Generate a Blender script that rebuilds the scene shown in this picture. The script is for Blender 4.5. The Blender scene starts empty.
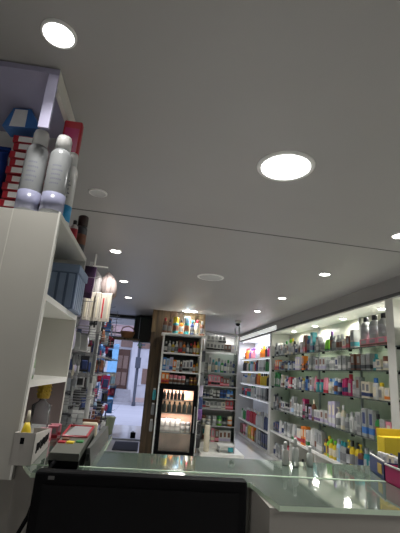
import bpy, bmesh, math, random
from mathutils import Vector, Matrix
random.seed(7)
S = bpy.context.scene
C = S.collection

# ---------------------------------------------------------------- camera
H = 1.35
cam_d = bpy.data.cameras.new('camera'); cam = bpy.data.objects.new('camera', cam_d); C.objects.link(cam)
cam_d.sensor_fit = 'HORIZONTAL'; cam_d.sensor_width = 36.0
cam_d.lens = 36.0 * 382.0 / 400.0
cam_d.clip_start = 0.02; cam_d.clip_end = 200
dY = Vector((148 - 200, -(369 - 266.5), -382.0)).normalized()
dZ = Vector((101, 1336, -382.0)); dZ = (dZ - dZ.dot(dY) * dY).normalized()
dX = dY.cross(dZ)
Rw = Matrix((dX, dY, dZ))                     # world = Rw @ camera
cam.matrix_world = Matrix.Translation((0, 0, H)) @ Rw.to_4x4()
S.camera = cam
# ---------------------------------------------------------------- world, lights, exposure
S.view_settings.view_transform = 'Standard'; S.view_settings.look = 'None'
S.view_settings.gamma = 1.0; S.view_settings.use_curve_mapping = False
S.view_settings.exposure = 0.0
S.render.film_transparent = False
world = bpy.data.worlds.new('world'); S.world = world; world.use_nodes = True
bg = world.node_tree.nodes['Background']
bg.inputs['Color'].default_value = (0.72, 0.78, 1.0, 1); bg.inputs['Strength'].default_value = 1.55

def area(name, loc, energy, size, size_y=None, shape='DISK', rot=(0, 0, 0), col=(1, 0.97, 0.92), spread=180):
    d = bpy.data.lights.new(name, 'AREA'); d.energy = energy; d.shape = shape; d.size = size
    if size_y: d.size_y = size_y
    d.color = col; d.spread = math.radians(spread)
    o = bpy.data.objects.new(name, d); C.objects.link(o); o.location = loc; o.rotation_euler = rot
    return o
SPOT_E, PANEL_E, LED_E = 5.5, 9.8, 9.0
SPOTS = [(-.41, 1.08), (-.42, 3.52), (-.42, 4.81), (-.42, 5.96), (1.68, 2.37), (1.66, 3.54), (1.68, 4.88), (1.68, 6.09)]
PANELS = [(.59, 1.69), (.63, 6.76)]
for x, y in SPOTS: area('spot_light', (x, y, 2.385), SPOT_E * (.45 if y < 2 and x < 0 else (1.25 if x > 0 and y > 4.5 else .9)), .09, spread=95)
for x, y in PANELS: area('panel_light', (x, y, 2.38), PANEL_E * (1.75 if y > 5 else 1.35), .25, spread=105)
for x, y in [(.6, -.7), (1.7, -.2), (1.7, .9)]: area('spot_light', (x, y, 2.385), SPOT_E * 1.5, .1, spread=120)   # the same row of ceiling lamps behind the camera
CAB_SPOTS = [(2.52, 3.95), (2.52, 4.85), (2.52, 5.75), (2.52, 6.65), (2.52, 3.0)]
for x, y in CAB_SPOTS: area('cabinet_light', (x, y, 2.175), LED_E * .62, .07, spread=170, col=(1, .98, .9))
for z in (2.165, 1.745, 1.465, 1.185, .905):
    area('shelf_led', (2.38, 8.65, z), LED_E * 4.2, 2.1, .02, 'RECTANGLE', (0, 0, math.radians(90)), (.86, .9, 1))
area('tower_fill', (1.35, 7.42, 2.09), 7.5, .5, .03, 'RECTANGLE')  # added fill lamp under the tower top, brightens its white cartons
area('fridge_light', (.55, 6.80, 1.03), 3.0, .5, .03, 'RECTANGLE', (math.radians(20), 0, 0), (1, .8, .7))
area('fridge_light', (.55, 6.73, .60), 2.8, .5, .03, 'RECTANGLE', (math.radians(25), 0, 0), (1, .78, .7))  # added second lamp without a tube, brightens the lower half inside

# ---------------------------------------------------------------- materials
M = {}
def mat(name, col, rough=.5, metal=0, var=.06, scale=12, emis=None, coat=0, bump=0, spec=None):
    if name in M: return M[name]
    m = bpy.data.materials.new(name); m.use_nodes = True; nt = m.node_tree; p = nt.nodes['Principled BSDF']
    p.inputs['Roughness'].default_value = rough; p.inputs['Metallic'].default_value = metal
    p.inputs['Coat Weight'].default_value = coat
    if spec is not None: p.inputs['Specular IOR Level'].default_value = spec
    tc = nt.nodes.new('ShaderNodeTexCoord'); nz = nt.nodes.new('ShaderNodeTexNoise'); nz.inputs['Scale'].default_value = scale
    nt.links.new(tc.outputs['Object'], nz.inputs['Vector'])
    r = nt.nodes.new('ShaderNodeValToRGB')
    a = [max(0, c * (1 - var)) for c in col]; b = [min(1, c * (1 + var)) for c in col]
    r.color_ramp.elements[0].color = (*a, 1); r.color_ramp.elements[1].color = (*b, 1)
    r.color_ramp.elements[0].position = .35; r.color_ramp.elements[1].position = .65
    nt.links.new(nz.outputs['Fac'], r.inputs['Fac']); nt.links.new(r.outputs['Color'], p.inputs['Base Color'])
    if bump:
        bp = nt.nodes.new('ShaderNodeBump'); bp.inputs['Strength'].default_value = bump
        nt.links.new(nz.outputs['Fac'], bp.inputs['Height']); nt.links.new(bp.outputs['Normal'], p.inputs['Normal'])
    if emis:
        p.inputs['Emission Color'].default_value = (*emis[0], 1); p.inputs['Emission Strength'].default_value = emis[1]
    M[name] = m; return m
def glassmat(name, tint, refl=1.5, haze=0.0, hazecol=(.8, .85, .82)):
    m = bpy.data.materials.new(name); m.use_nodes = True; nt = m.node_tree; nt.nodes.clear()
    out = nt.nodes.new('ShaderNodeOutputMaterial'); tr = nt.nodes.new('ShaderNodeBsdfTransparent'); tr.inputs[0].default_value = (*tint, 1)
    gl = nt.nodes.new('ShaderNodeBsdfGlossy'); gl.inputs['Roughness'].default_value = .03
    fr = nt.nodes.new('ShaderNodeFresnel'); fr.inputs[0].default_value = refl
    mx = nt.nodes.new('ShaderNodeMixShader'); base = tr
    if haze:
        df = nt.nodes.new('ShaderNodeBsdfDiffuse'); df.inputs[0].default_value = (*hazecol, 1)
        m2 = nt.nodes.new('ShaderNodeMixShader'); m2.inputs[0].default_value = haze
        nt.links.new(tr.outputs[0], m2.inputs[1]); nt.links.new(df.outputs[0], m2.inputs[2]); base = m2
    nt.links.new(fr.outputs[0], mx.inputs[0]); nt.links.new(base.outputs[0], mx.inputs[1]); nt.links.new(gl.outputs[0], mx.inputs[2])
    nt.links.new(mx.outputs[0], out.inputs[0]); M[name] = m; return m
def tilemat(name, c1, c2, mortar, sx, sy, rough=.25, msize=.01, offset=0.0, coat=0):
    m = bpy.data.materials.new(name); m.use_nodes = True; nt = m.node_tree; p = nt.nodes['Principled BSDF']
    p.inputs['Roughness'].default_value = rough; p.inputs['Coat Weight'].default_value = coat
    tc = nt.nodes.new('ShaderNodeTexCoord'); b = nt.nodes.new('ShaderNodeTexBrick'); b.offset = offset
    b.inputs['Color1'].default_value = (*c1, 1); b.inputs['Color2'].default_value = (*c2, 1); b.inputs['Mortar'].default_value = (*mortar, 1)
    b.inputs['Scale'].default_value = 1; b.inputs['Brick Width'].default_value = sx; b.inputs['Row Height'].default_value = sy
    b.inputs['Mortar Size'].default_value = msize
    nt.links.new(tc.outputs['Object'], b.inputs['Vector']); nt.links.new(b.outputs['Color'], p.inputs['Base Color']); M[name] = m; return m
def woodmat(name, a, b, sc=(14, 14, 1.2)):
    m = bpy.data.materials.new(name); m.use_nodes = True; nt = m.node_tree; p = nt.nodes['Principled BSDF']; p.inputs['Roughness'].default_value = .6
    tc = nt.nodes.new('ShaderNodeTexCoord'); mp = nt.nodes.new('ShaderNodeMapping'); mp.inputs['Scale'].default_value = sc
    nz = nt.nodes.new('ShaderNodeTexNoise'); nz.inputs['Scale'].default_value = 1.4; nz.inputs['Detail'].default_value = 5
    r = nt.nodes.new('ShaderNodeValToRGB'); r.color_ramp.elements[0].color = (*a, 1); r.color_ramp.elements[1].color = (*b, 1)
    r.color_ramp.elements[0].position = .35; r.color_ramp.elements[1].position = .65
    nt.links.new(tc.outputs['Object'], mp.inputs[0]); nt.links.new(mp.outputs[0], nz.inputs['Vector'])
    nt.links.new(nz.outputs['Fac'], r.inputs[0]); nt.links.new(r.outputs[0], p.inputs['Base Color']); M[name] = m; return m

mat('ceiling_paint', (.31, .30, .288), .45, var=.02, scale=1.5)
mat('ceiling_gap', (.08, .08, .08), .9)
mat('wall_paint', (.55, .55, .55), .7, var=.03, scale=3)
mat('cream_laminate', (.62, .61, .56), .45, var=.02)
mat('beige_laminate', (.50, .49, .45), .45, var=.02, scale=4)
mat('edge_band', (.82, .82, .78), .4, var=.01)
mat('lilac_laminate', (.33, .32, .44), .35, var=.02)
mat('cabinet_white', (.62, .62, .58), .4, var=.03)
mat('cabinet_back', (.60, .60, .50), .4, var=.04)
mat('cabinet_back_cool', (.75, .78, .85), .35, var=.03)
mat('shelf_edge', (.09, .11, .10), .25)
mat('white_edge', (.78, .78, .76), .35)
mat('counter_glass', (.075, .10, .082), .05, var=.08, scale=2, coat=.3)
mat('counter_glass_edge', (.60, .74, .58), .2, var=.03)
mat('counter_body', (.30, .285, .26), .6, var=.04, scale=3)
mat('black_plastic', (.004, .004, .005), .6, spec=.08)
mat('screen', (.004, .004, .005), .5, spec=.12)
mat('lamp_on', (1, 1, 1), .5, emis=((1, .98, .94), 14))
mat('lamp_off', (.42, .42, .41), .5)
mat('lamp_trim', (.75, .74, .72), .4)
mat('aluminium', (.45, .46, .48), .35, .8)
mat('led', (1, 1, 1), .5, emis=((.9, .94, 1), 1.6))
mat('cove', (1, 1, 1), .5, emis=((.93, .97, .9), .5))
mat('dark_paint', (.03, .035, .033), .6)
mat('dark_green', (.02, .045, .03), .5)
mat('leaf', (.06, .30, .05), .6)
mat('paper', (.85, .85, .84), .7)
mat('street_white', (.62, .62, .68), .8, scale=3)
mat('street_blue', (.22, .50, .80), .6)
mat('street_pink', (.62, .48, .46), .8)
mat('door_brown', (.10, .045, .03), .5)
mat('door_pane', (.25, .16, .13), .3)
mat('pipe_grey', (.06, .07, .10), .5)
mat('step_stone', (.42, .41, .45), .8)
mat('mat_dark', (.035, .04, .06), .9, bump=.5, scale=80)
mat('fridge_inner', (.88, .52, .40), .5)
mat('fridge_low', (.80, .56, .46), .5, scale=4, var=.15)
mat('wire', (.3, .3, .31), .3, .9)
tilemat('floor_tile', (.80, .80, .80), (.77, .77, .78), (.55, .55, .56), .6, .6, .18, .006, coat=.3)
tilemat('street_tile', (.66, .67, .76), (.63, .64, .73), (.48, .49, .58), .9, .9, .45, .012)
woodmat('pillar_wood', (.03, .02, .01), (.13, .085, .045))
woodmat('pillar_wood_light', (.07, .045, .02), (.24, .165, .08))
glassmat('clear_glass', (.93, .96, .94)); glassmat('shelf_glass', (.80, .88, .83), haze=.12)
glassmat('decanter_glass', (.80, .82, .84), haze=.12, hazecol=(.6, .63, .66)); glassmat('bottle_glass', (.88, .9, .89), haze=.5, hazecol=(.85, .88, .86))

COL = {'w': ('white', (.60, .60, .59)), 'k': ('black', (.015, .015, .018)), 'g': ('grey', (.20, .21, .22)), 'r': ('red', (.42, .02, .035)),
       'p': ('pink', (.72, .25, .32)), 'm': ('magenta', (.42, .02, .12)), 'b': ('blue', (.05, .18, .50)), 'n': ('navy', (.03, .05, .15)),
       't': ('teal', (.03, .28, .32)), 'v': ('green', (.03, .22, .06)), 'l': ('lime', (.18, .55, .03)), 'y': ('yellow', (.70, .52, .03)),
       'o': ('orange', (.80, .22, .02)), 'q': ('brown', (.18, .07, .04)), 'c': ('cream', (.68, .62, .48)), 's': ('silver', (.45, .46, .48)),
       'u': ('purple', (.16, .07, .25)), 'd': ('gold', (.45, .30, .04)), 'f': ('pale grey', (.34, .355, .35)), 'x': ('lilac', (.50, .46, .62)),
       'a': ('light blue', (.30, .48, .68)), 'h': ('charcoal', (.06, .065, .075))}
def cm(k, gloss=.3):
    return mat('plastic_' + COL[k][0].replace(' ', '_'), COL[k][1], gloss, .7 if k in 's' else 0)

# ---------------------------------------------------------------- geometry helpers
def NB(): return bmesh.new()
def box(bm, x0, x1, y0, y1, z0, z1):
    g = bmesh.ops.create_cube(bm, size=1)['verts']
    for v in g: v.co = Vector(((v.co.x + .5) * (x1 - x0) + x0, (v.co.y + .5) * (y1 - y0) + y0, (v.co.z + .5) * (z1 - z0) + z0))
    return g
def loft(bm, rings, cap=True):
    """rings: list of lists of coordinates with equal length"""
    vs = [[bm.verts.new(p) for p in r] for r in rings]; n = len(vs[0])
    for a, b in zip(vs, vs[1:]):
        for i in range(n): bm.faces.new((a[i], a[(i + 1) % n], b[(i + 1) % n], b[i]))
    if cap:
        bm.faces.new(list(reversed(vs[0]))); bm.faces.new(vs[-1])
def lathe(bm, prof, n=14, cx=0, cy=0, dep=1.0):
    loft(bm, [[(cx + r * math.cos(6.28318 * i / n), cy + dep * r * math.sin(6.28318 * i / n), z) for i in range(n)] for r, z in prof])
def tube(bm, pts, r, n=8):
    pts = [Vector(p) for p in pts]; rings = []
    for i, p in enumerate(pts):
        d = (pts[min(i + 1, len(pts) - 1)] - pts[max(i - 1, 0)]).normalized()
        u = d.orthogonal().normalized() if i == 0 else (u - u.dot(d) * d).normalized()
        w = d.cross(u); rings.append([p + r * (math.cos(6.28318 * k / n) * u + math.sin(6.28318 * k / n) * w) for k in range(n)])
    loft(bm, rings)
def obj(name, bm, m, parent=None, smooth=False, loc=(0, 0, 0), bevel=0):
    bmesh.ops.recalc_face_normals(bm, faces=bm.faces)
    me = bpy.data.meshes.new(name); bm.to_mesh(me); bm.free()
    me.materials.append(M[m] if isinstance(m, str) else m)
    if smooth:
        for p in me.polygons: p.use_smooth = len(p.vertices) == 4
    o = bpy.data.objects.new(name, me); C.objects.link(o); o.location = loc
    if parent: o.parent = parent
    if bevel:
        b = o.modifiers.new('bevel', 'BEVEL'); b.width = bevel; b.segments = 2; b.limit_method = 'ANGLE'
    return o
def bobj(name, m, parent, *dims, bevel=0):
    bm = NB(); box(bm, *dims); return obj(name, bm, m, parent, bevel=bevel)
def tag(o, label, cat, group=None, kind=None):
    if label: o['label'] = label
    if cat: o['category'] = cat
    if group: o['group'] = group
    if kind: o['kind'] = kind
    return o
def thing(name, label, cat, loc=(0, 0, 0), rz=0, group=None):
    o = bpy.data.objects.new(name, None); C.objects.link(o); o.location = loc; o.rotation_euler = (0, 0, rz); o.empty_display_size = .05
    return tag(o, label, cat, group)
def struct(name, m, *dims):
    o = bobj(name, m, None, *dims); o['kind'] = 'structure'; return o
def copy_tree(root):
    r = root.copy(); C.objects.link(r)
    for ch in root.children:
        c = ch.copy(); C.objects.link(c); c.parent = r
        for g in ch.children:
            d = g.copy(); C.objects.link(d); d.parent = c
    return r

# ---------------------------------------------------------------- room shell
struct('floor', 'floor_tile', -1.1, 2.9, -1.7, 10.1, -.05, 0)
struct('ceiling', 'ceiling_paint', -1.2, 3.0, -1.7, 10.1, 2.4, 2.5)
struct('wall_left', 'wall_paint', -1.15, -1.05, -1.7, 8.3, 0, 2.4)
struct('wall_right', 'wall_paint', 2.75, 2.85, -1.7, 10.1, 0, 2.4)
struct('wall_back', 'wall_paint', -1.1, 2.8, -1.7, -1.6, 0, 2.4)
struct('wall_front', 'wall_paint', .95, 2.8, 10.0, 10.1, 0, 2.4)
struct('wall_pillar', 'wall_paint', .85, 1.0, 8.1, 10.05, 0, 2.4)
struct('trim_1', 'dark_paint', -1.05, 0.05, 8.15, 8.3, 2.34, 2.4)          # lintel over the shop entrance
struct('trim_2', 'aluminium', -1.05, 0.05, 8.1, 8.2, 0, .025)              # metal threshold
bm = NB(); box(bm, -1.6, 1.6, -.004, .004, 0, .004)
o = obj('trim_3', bm, 'ceiling_gap', None, loc=(.9, 2.655, 2.3975)); o.rotation_euler.z = math.atan(.04); o['kind'] = 'structure'
struct('trim_4', 'ceiling_paint', 2.31, 2.34, 3.0, 10.0, 2.24, 2.4)
struct('trim_5', 'ceiling_gap', 2.305, 2.342, 3.0, 10.0, 2.215, 2.24)
# wooden pillar
t = thing('wooden_pillar', 'rustic wood plank clad pillar beside the shop entrance, behind the white shelf column', 'pillar', (.0, 7.0, 0))
bobj('core', 'pillar_wood', t, .01, .93, .02, 1.2, 0, 2.4)
for i, (a, b, mm) in enumerate([(-.01, .07, 'pillar_wood'), (.075, .17, 'pillar_wood'), (.175, .30, 'pillar_wood'), (.31, .55, 'pillar_wood'), (.56, .76, 'pillar_wood_light'), (.77, .95, 'pillar_wood_light')]):
    bobj('plank', mm, t, a, b, -.012 - .008 * (i % 2), .02, 0, 2.4)
bobj('plank', 'pillar_wood_light', t, -.015, .06, -.03, -.012, 2.0, 2.4)

# ---------------------------------------------------------------- outdoors
o = bobj('street', 'street_tile', None, -9, 9, 8.3, 15.4, -.06, -.005); tag(o, None, None, kind='structure'); o.name = 'ground_street'
o = bobj('pavement', 'step_stone', None, -9, 9, 15.4, 17.0, -.06, .06); tag(o, None, None, kind='structure'); o.name = 'ground_pavement'
bd = thing('street_building', 'pale building across the street with a brown door and grey steps', 'building', (0, 16.2, 0))
bobj('wall', 'street_white', bd, -6, 6, .1, .5, 0, 5.5)
bobj('wall_band', 'street_pink', bd, -6, 6, .04, .1, .06, .22)
for i in range(3): bobj('step', 'step_stone', bd, -1.75, -.6, -.55 + .2 * i, .1, .06 + .15 * i, .06 + .15 * (i + 1))
dr = bobj('entrance_door', 'door_brown', bd, -1.30, -.78, .05, .1, .52, 2.05)
for x in (-1.25, -1.02):
    for z in (.65, 1.3): bobj('door_panel', 'door_pane', dr, x, x + .18, .03, .05, z, z + .5)
bobj('awning', 'street_pink', bd, -1.9, -.1, -.5, .1, 2.55, 2.62); bobj('window', 'door_pane', bd, -.4, .3, .06, .1, .75, 1.35)
for k in range(3): bobj('shutter', 'street_white', bd, -.44 + .26 * k, -.22 + .26 * k, .03, .06, .7, 1.4) if k != 1 else None
bobj('shop_window', 'door_pane', bd, -1.2, 1.4, .04, .1, 2.15, 2.5); bobj('upper_band', 'dark_paint', bd, -3, 3, .02, .1, 2.5, 3.6)
bobj('side_window', 'door_pane', bd, .4, 1.5, .06, .1, .5, 2.0)
bobj('pilaster', 'street_white', bd, -.72, -.5, -.1, .1, .06, 3.5)
o = bobj('blue_sign_board', 'street_blue', None, -1.56, -1.20, 15.5, 15.56, .06, 2.2); tag(o, 'tall light blue board standing left of the brown street door', 'sign'); o.name = 'street_board'
t = thing('street_pole', 'dark grey pole on the kerb in front of the white pilaster', 'pole', (-.40, 15.2, 0))
bm = NB(); lathe(bm, [(.07, 0), (.07, .12), (.05, .13), (.05, 3.6)], 10); obj('post', bm, 'pipe_grey', t, True)
bobj('bracket', 'pipe_grey', t, -.09, .2, -.04, .04, 2.2, 2.26); bobj('meter_box', 'pipe_grey', t, -.1, .1, -.1, .02, 1.35, 1.75)
bm = NB(); vs = [bm.verts.new(p) for p in [(-1.9, .1, 3.25), (-.4, .1, 3.25), (-.4, -.7, 2.95), (-1.9, -.7, 2.95)]]; f = bm.faces.new(vs)
r = bmesh.ops.extrude_face_region(bm, geom=[f]); [setattr(v, 'co', v.co + Vector((0, 0, .03))) for v in r['geom'] if isinstance(v, bmesh.types.BMVert)]
AW = obj('canopy', bm, mat('awning_pink', (.42, .30, .31), .8), bd); bobj('valance', 'awning_pink', AW, -1.9, -.4, -.72, -.70, 2.67, 2.98)

# entrance dressing
t = thing('hanging_sign_box', 'dark green box mounted at the top right of the entrance', 'sign', (-.17, 8.0, 1.86))
bobj('casing', 'dark_green', t, -.2, .19, -.12, .14, 0, .5, bevel=.01); bobj('face', 'dark_paint', t, -.17, .16, -.128, -.12, .04, .46)
t = thing('entrance_shelf', 'small pale wood shelf hanging across the top of the entrance', 'shelf', (-.48, 7.70, 1.86))
bobj('board', 'pillar_wood_light', t, -.25, .25, -.1, .1, 0, .035)
for x in (-.23, .23):
    bm = NB(); tube(bm, [(x, 0, .035), (x, 0, .54)], .006); obj('hanger', bm, 'wire', t)
t = thing('wicker_basket', 'brown wicker basket on the entrance shelf', 'basket', (-.47, 7.70, 1.895))
bm = NB(); lathe(bm, [(.10, 0), (.14, .1), (.145, .13), (.13, .13), (.09, .02)], 12); obj('bowl', bm, mat('wicker', (.35, .16, .07), .8, bump=.6, scale=60), t, True)
bm = NB(); tube(bm, [(-.13, 0, .12), (-.1, 0, .2), (0, 0, .24), (.1, 0, .2), (.13, 0, .12)], .01); obj('handle', bm, 'wicker', t)
t = thing('trailing_plant', 'bright green leafy sprig hanging under the dark sign box', 'plant', (-.2, 7.93, 1.86))
bm = NB(); tube(bm, [(0, 0, 0), (.02, -.01, -.06), (-.01, 0, -.13)], .005); obj('stem', bm, 'leaf', t)
bm = NB()
for i in range(9):
    a = i * 2.4; z = -.015 * i; l = .07
    vs = [bm.verts.new(p) for p in [(0, 0, z), (l * .5 * math.cos(a) - .015, l * .5 * math.sin(a), z + .02), (l * math.cos(a), l * math.sin(a), z - .02), (l * .5 * math.cos(a) + .015, l * .5 * math.sin(a), z - .01)]]
    bm.faces.new(vs)
obj('leaves', bm, 'leaf', t)
o = bobj('doormat', 'mat_dark', None, -.46, -.03, 7.1, 7.85, 0.001, .018, bevel=.004); tag(o, 'dark doormat on the floor inside the entrance', 'doormat')
t = thing('door_stop', 'small dark square block on the metal threshold', 'door stop', (-.16, 8.35, 0))
bobj('block', 'black_plastic', t, -.05, .05, -.04, .04, 0, .11, bevel=.01); bobj('knob', 'aluminium', t, -.02, .02, -.02, .02, .11, .13)
t = thing('waste_bin', 'pale yellow green bucket on the floor at the left of the entrance', 'bucket', (-.70, 8.7, 0))
bm = NB(); lathe(bm, [(.10, 0), (.14, .32), (.15, .33), (.135, .33), (.10, .03)], 14); obj('body', bm, mat('bin_green', (.42, .45, .22), .5), t, True)
bm = NB(); tube(bm, [(-.14, 0, .3), (-.1, -.02, .36), (.1, -.02, .36), (.14, 0, .3)], .006); obj('handle', bm, 'wire', t)

# ---------------------------------------------------------------- ceiling fixtures
def spot(x, y, r, on, label, cat='ceiling light', group=None):
    t = thing('ceiling_downlight', label, cat, (x, y, 2.4), 0, group)
    bm = NB(); n = 24
    def ring(rr, z): return [(rr * math.cos(6.28318 * i / n), rr * math.sin(6.28318 * i / n), z) for i in range(n)]
    loft(bm, [ring(r * 1.18, 0), ring(r * 1.16, -.006), ring(r, -.009), ring(r * .98, -.002)], cap=False); obj('trim_ring', bm, 'lamp_trim', t, True)
    bm = NB(); lathe(bm, [(r * .99, -.006), (r * .99, -.002)], n); obj('diffuser', bm, 'lamp_on' if on else 'lamp_off', t)
gl_ = 'round ceiling lights'
LB = ['bright round spotlight near top left corner above the tall cabinet', 'nearest small left spotlight beyond the ceiling seam', 'second small left spotlight beyond the ceiling seam',
      'farthest small left spotlight, close to the entrance', 'nearest small right spotlight at right edge of ceiling', 'second small right spotlight from the camera',
      'third small right spotlight from the camera', 'farthest small right spotlight near the light cove']
for (x, y), l in zip(SPOTS, LB): spot(x, y, .05, True, l, group=gl_)
spot(.59, 1.69, .125, True, 'largest glowing round ceiling panel light, nearest in middle of ceiling', group=gl_)
spot(.63, 6.76, .13, True, 'glowing round ceiling panel light above the white shelf column', group=gl_)
spot(.59, 4.15, .13, False, 'unlit round ceiling panel light in the middle of the ceiling', group=gl_)
spot(-.43, 2.28, .05, False, 'unlit small round spotlight beyond the left spray bottles', group=gl_)
t = thing('security_camera', 'small dark dome camera hanging from the ceiling beside the glass cabinet', 'camera', (1.68, 7.5, 2.4))
bm = NB(); lathe(bm, [(.06, 0), (.06, -.04), (.045, -.045)][::-1], 14); obj('base', bm, 'lamp_trim', t, True)
bm = NB(); lathe(bm, [(.01, -.10), (.035, -.085), (.05, -.06), (.05, -.045)], 14); obj('dome', bm, 'black_plastic', t, True)

# ---------------------------------------------------------------- product kinds (height 1, width 1; front faces -Y)
protos = {}; items = []
KN = {'B': 'bottle', 'P': 'pump bottle', 'F': 'flat bottle', 'T': 'tube', 'X': 'carton', 'J': 'jar', 'S': 'spray can'}
NAMES = {'B': 'bottle', 'P': 'pump_bottle', 'F': 'flat_bottle', 'T': 'cosmetic_tube', 'X': 'carton', 'J': 'cosmetic_jar', 'S': 'spray_can'}
WID = {'B': .072, 'P': .08, 'F': .085, 'T': .065, 'X': .085, 'J': .09, 'S': .062}
DEP = {'B': 1, 'P': 1, 'F': .6, 'T': .8, 'X': .75, 'J': 1, 'S': 1}
LABC = ['w', 'f', 's', 'f', 'n', 'q', 'g', 'c']
def sup(rx, ry, z, n=16, e=.6):
    out = []
    for i in range(n):
        a = 6.28318 * i / n; c, s = math.cos(a), math.sin(a)
        out.append((rx * math.copysign(abs(c) ** e, c), ry * math.copysign(abs(s) ** e, s), z))
    return out
def make(kind, bc, cc, lc):
    t = thing(NAMES[kind], None, KN[kind]); B, Cp, L = cm(bc), cm(cc, .35), cm(lc, .5)
    if kind == 'B':
        bm = NB(); lathe(bm, [(.45, 0), (.5, .03), (.5, .60), (.43, .70), (.2, .78), (.18, .81)]); obj('body', bm, B, t, True)
        bm = NB(); lathe(bm, [(.24, .79), (.24, .97), (.20, 1)]); obj('cap', bm, Cp, t, True)
        bm = NB(); lathe(bm, [(.507, .16), (.507, .52)]); obj('label_band', bm, L, t, True)
    elif kind == 'P':
        bm = NB(); lathe(bm, [(.47, 0), (.5, .03), (.5, .58), (.4, .66), (.2, .70)]); obj('body', bm, B, t, True)
        bm = NB(); lathe(bm, [(.22, .69), (.22, .78), (.07, .79), (.07, .93)], 10); box(bm, -.38, .14, -.11, .11, .92, 1); obj('pump_head', bm, Cp, t)
        bm = NB(); lathe(bm, [(.507, .14), (.507, .48)]); obj('label_band', bm, L, t, True)
    elif kind == 'F':
        bm = NB(); loft(bm, [sup(.46, .28, 0), sup(.5, .3, .03), sup(.5, .3, .62), sup(.42, .27, .74), sup(.24, .2, .78)]); obj('body', bm, B, t, True)
        bm = NB(); loft(bm, [sup(.27, .22, .77), sup(.28, .23, .96), sup(.24, .2, 1)]); obj('cap', bm, Cp, t, True)
        bm = NB(); box(bm, -.33, .33, -.315, -.29, .15, .58); obj('front_label', bm, L, t)
    elif kind == 'T':
        bm = NB(); loft(bm, [sup(.40, .38, .18), sup(.44, .36, .3), sup(.48, .2, .75), sup(.5, .05, .97), sup(.5, .04, 1)]); obj('body', bm, B, t, True)
        bm = NB(); lathe(bm, [(.40, 0), (.41, .18), (.38, .2)]); obj('cap', bm, Cp, t, True)
    elif kind == 'X':
        bm = NB(); box(bm, -.5, .5, -.38, .38, 0, 1); obj('box', bm, B, t)
        bm = NB(); box(bm, -.505, .505, -.385, .385, .12, .34); obj('printed_band', bm, Cp, t)
        bm = NB(); box(bm, -.3, .3, -.392, -.38, .45, .85); obj('front_label', bm, L, t)
    elif kind == 'J':
        bm = NB(); lathe(bm, [(.42, 0), (.5, .08), (.5, .58), (.44, .66)]); obj('body', bm, B, t, True)
        bm = NB(); lathe(bm, [(.48, .64), (.49, .97), (.45, 1)]); obj('lid', bm, Cp, t, True)
        bm = NB(); lathe(bm, [(.507, .18), (.507, .5)]); obj('label_band', bm, L, t, True)
    elif kind == 'S':
        bm = NB(); lathe(bm, [(.47, 0), (.5, .02), (.5, .72), (.42, .77)]); obj('body', bm, B, t, True)
        bm = NB(); lathe(bm, [(.44, .76), (.45, .95), (.36, 1)]); obj('cap', bm, Cp, t, True)
        bm = NB(); lathe(bm, [(.507, .2), (.507, .46)]); obj('label_band', bm, L, t, True)
    return t
def place(kind, bc, cc, loc, h, w, rz, row, order, lc=None, desc=None, front=None):
    same = lc == bc
    lc = lc or LABC[(ord(bc) * 3 + ord(cc)) % len(LABC)]
    if lc == bc and not same: lc = 'g' if bc != 'g' else 'w'
    key = (kind, bc, cc, lc)
    if key not in protos: protos[key] = make(*key); o = protos[key]
    else: o = copy_tree(protos[key])
    o.location = loc; o.rotation_euler = (0, 0, rz); o.scale = (w, w if kind != 'X' else min(w, .1) * 1.1, h)
    size = ''
    d = desc or (f"{COL[bc][0]} {KN[kind]} with {COL[cc][0]} " + {'B': 'cap', 'P': 'pump', 'F': 'cap', 'T': 'cap', 'X': 'band', 'J': 'lid', 'S': 'cap'}[kind])
    items.append((o, d, row, order)); o['category'] = KN[kind]; return o
def rowspec(spec, y0, y1, z, x, rz, row, axis='y', maxh=.3, wf=1.0, lcap=False):
    toks = []
    for s in spec.split():
        p = s.split(':'); n = int(p[4]) if len(p) > 4 else 1
        toks += [(p[0], p[1], p[2], min(float(p[3]) / 100, maxh))] * n
    tot = sum(WID[k[0]] * wf for k in toks); gap = (y1 - y0 - tot) / len(toks)
    if gap < .002: wf *= (y1 - y0) / (tot + .004 * len(toks)) ; tot = sum(WID[k[0]] * wf for k in toks); gap = (y1 - y0 - tot) / len(toks)
    p = y0
    for i, (k, b, c, h) in enumerate(toks):
        w = WID[k] * wf; q = p + gap / 2 + w / 2; p += gap + w
        h *= random.uniform(.96, 1.04); jx = random.uniform(-.01, .01)
        loc = (x + jx, q, z) if axis == 'y' else (q, x + jx, z)
        place(k, b, c, loc, h, w * .98, rz, row, i, lc=b if lcap else None)
ORD = ['nearest', 'second nearest', 'third nearest', 'fourth nearest', 'fifth nearest', 'sixth nearest', 'seventh nearest', 'eighth nearest', 'ninth nearest', 'tenth nearest', 'eleventh nearest', 'twelfth nearest']
ORDX = ['leftmost', 'second from left', 'third from left', 'fourth from left', 'fifth from left', 'sixth from left', 'seventh from left', 'eighth from left']
def finish_labels():
    from collections import defaultdict
    g = defaultdict(list)
    for it in items: g[(it[1], it[2])].append(it)
    for (d, row), l in g.items():
        l.sort(key=lambda a: a[3]); side = row.startswith('=')
        r = row.lstrip('=')
        for i, (o, *_r) in enumerate(l):
            o['label'] = f"{d}, on {r}" if len(l) == 1 else f"{d}, {(ORDX if side else ORD)[min(i, 11)]}, on {r}"
            o['group'] = 'products on ' + r

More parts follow.
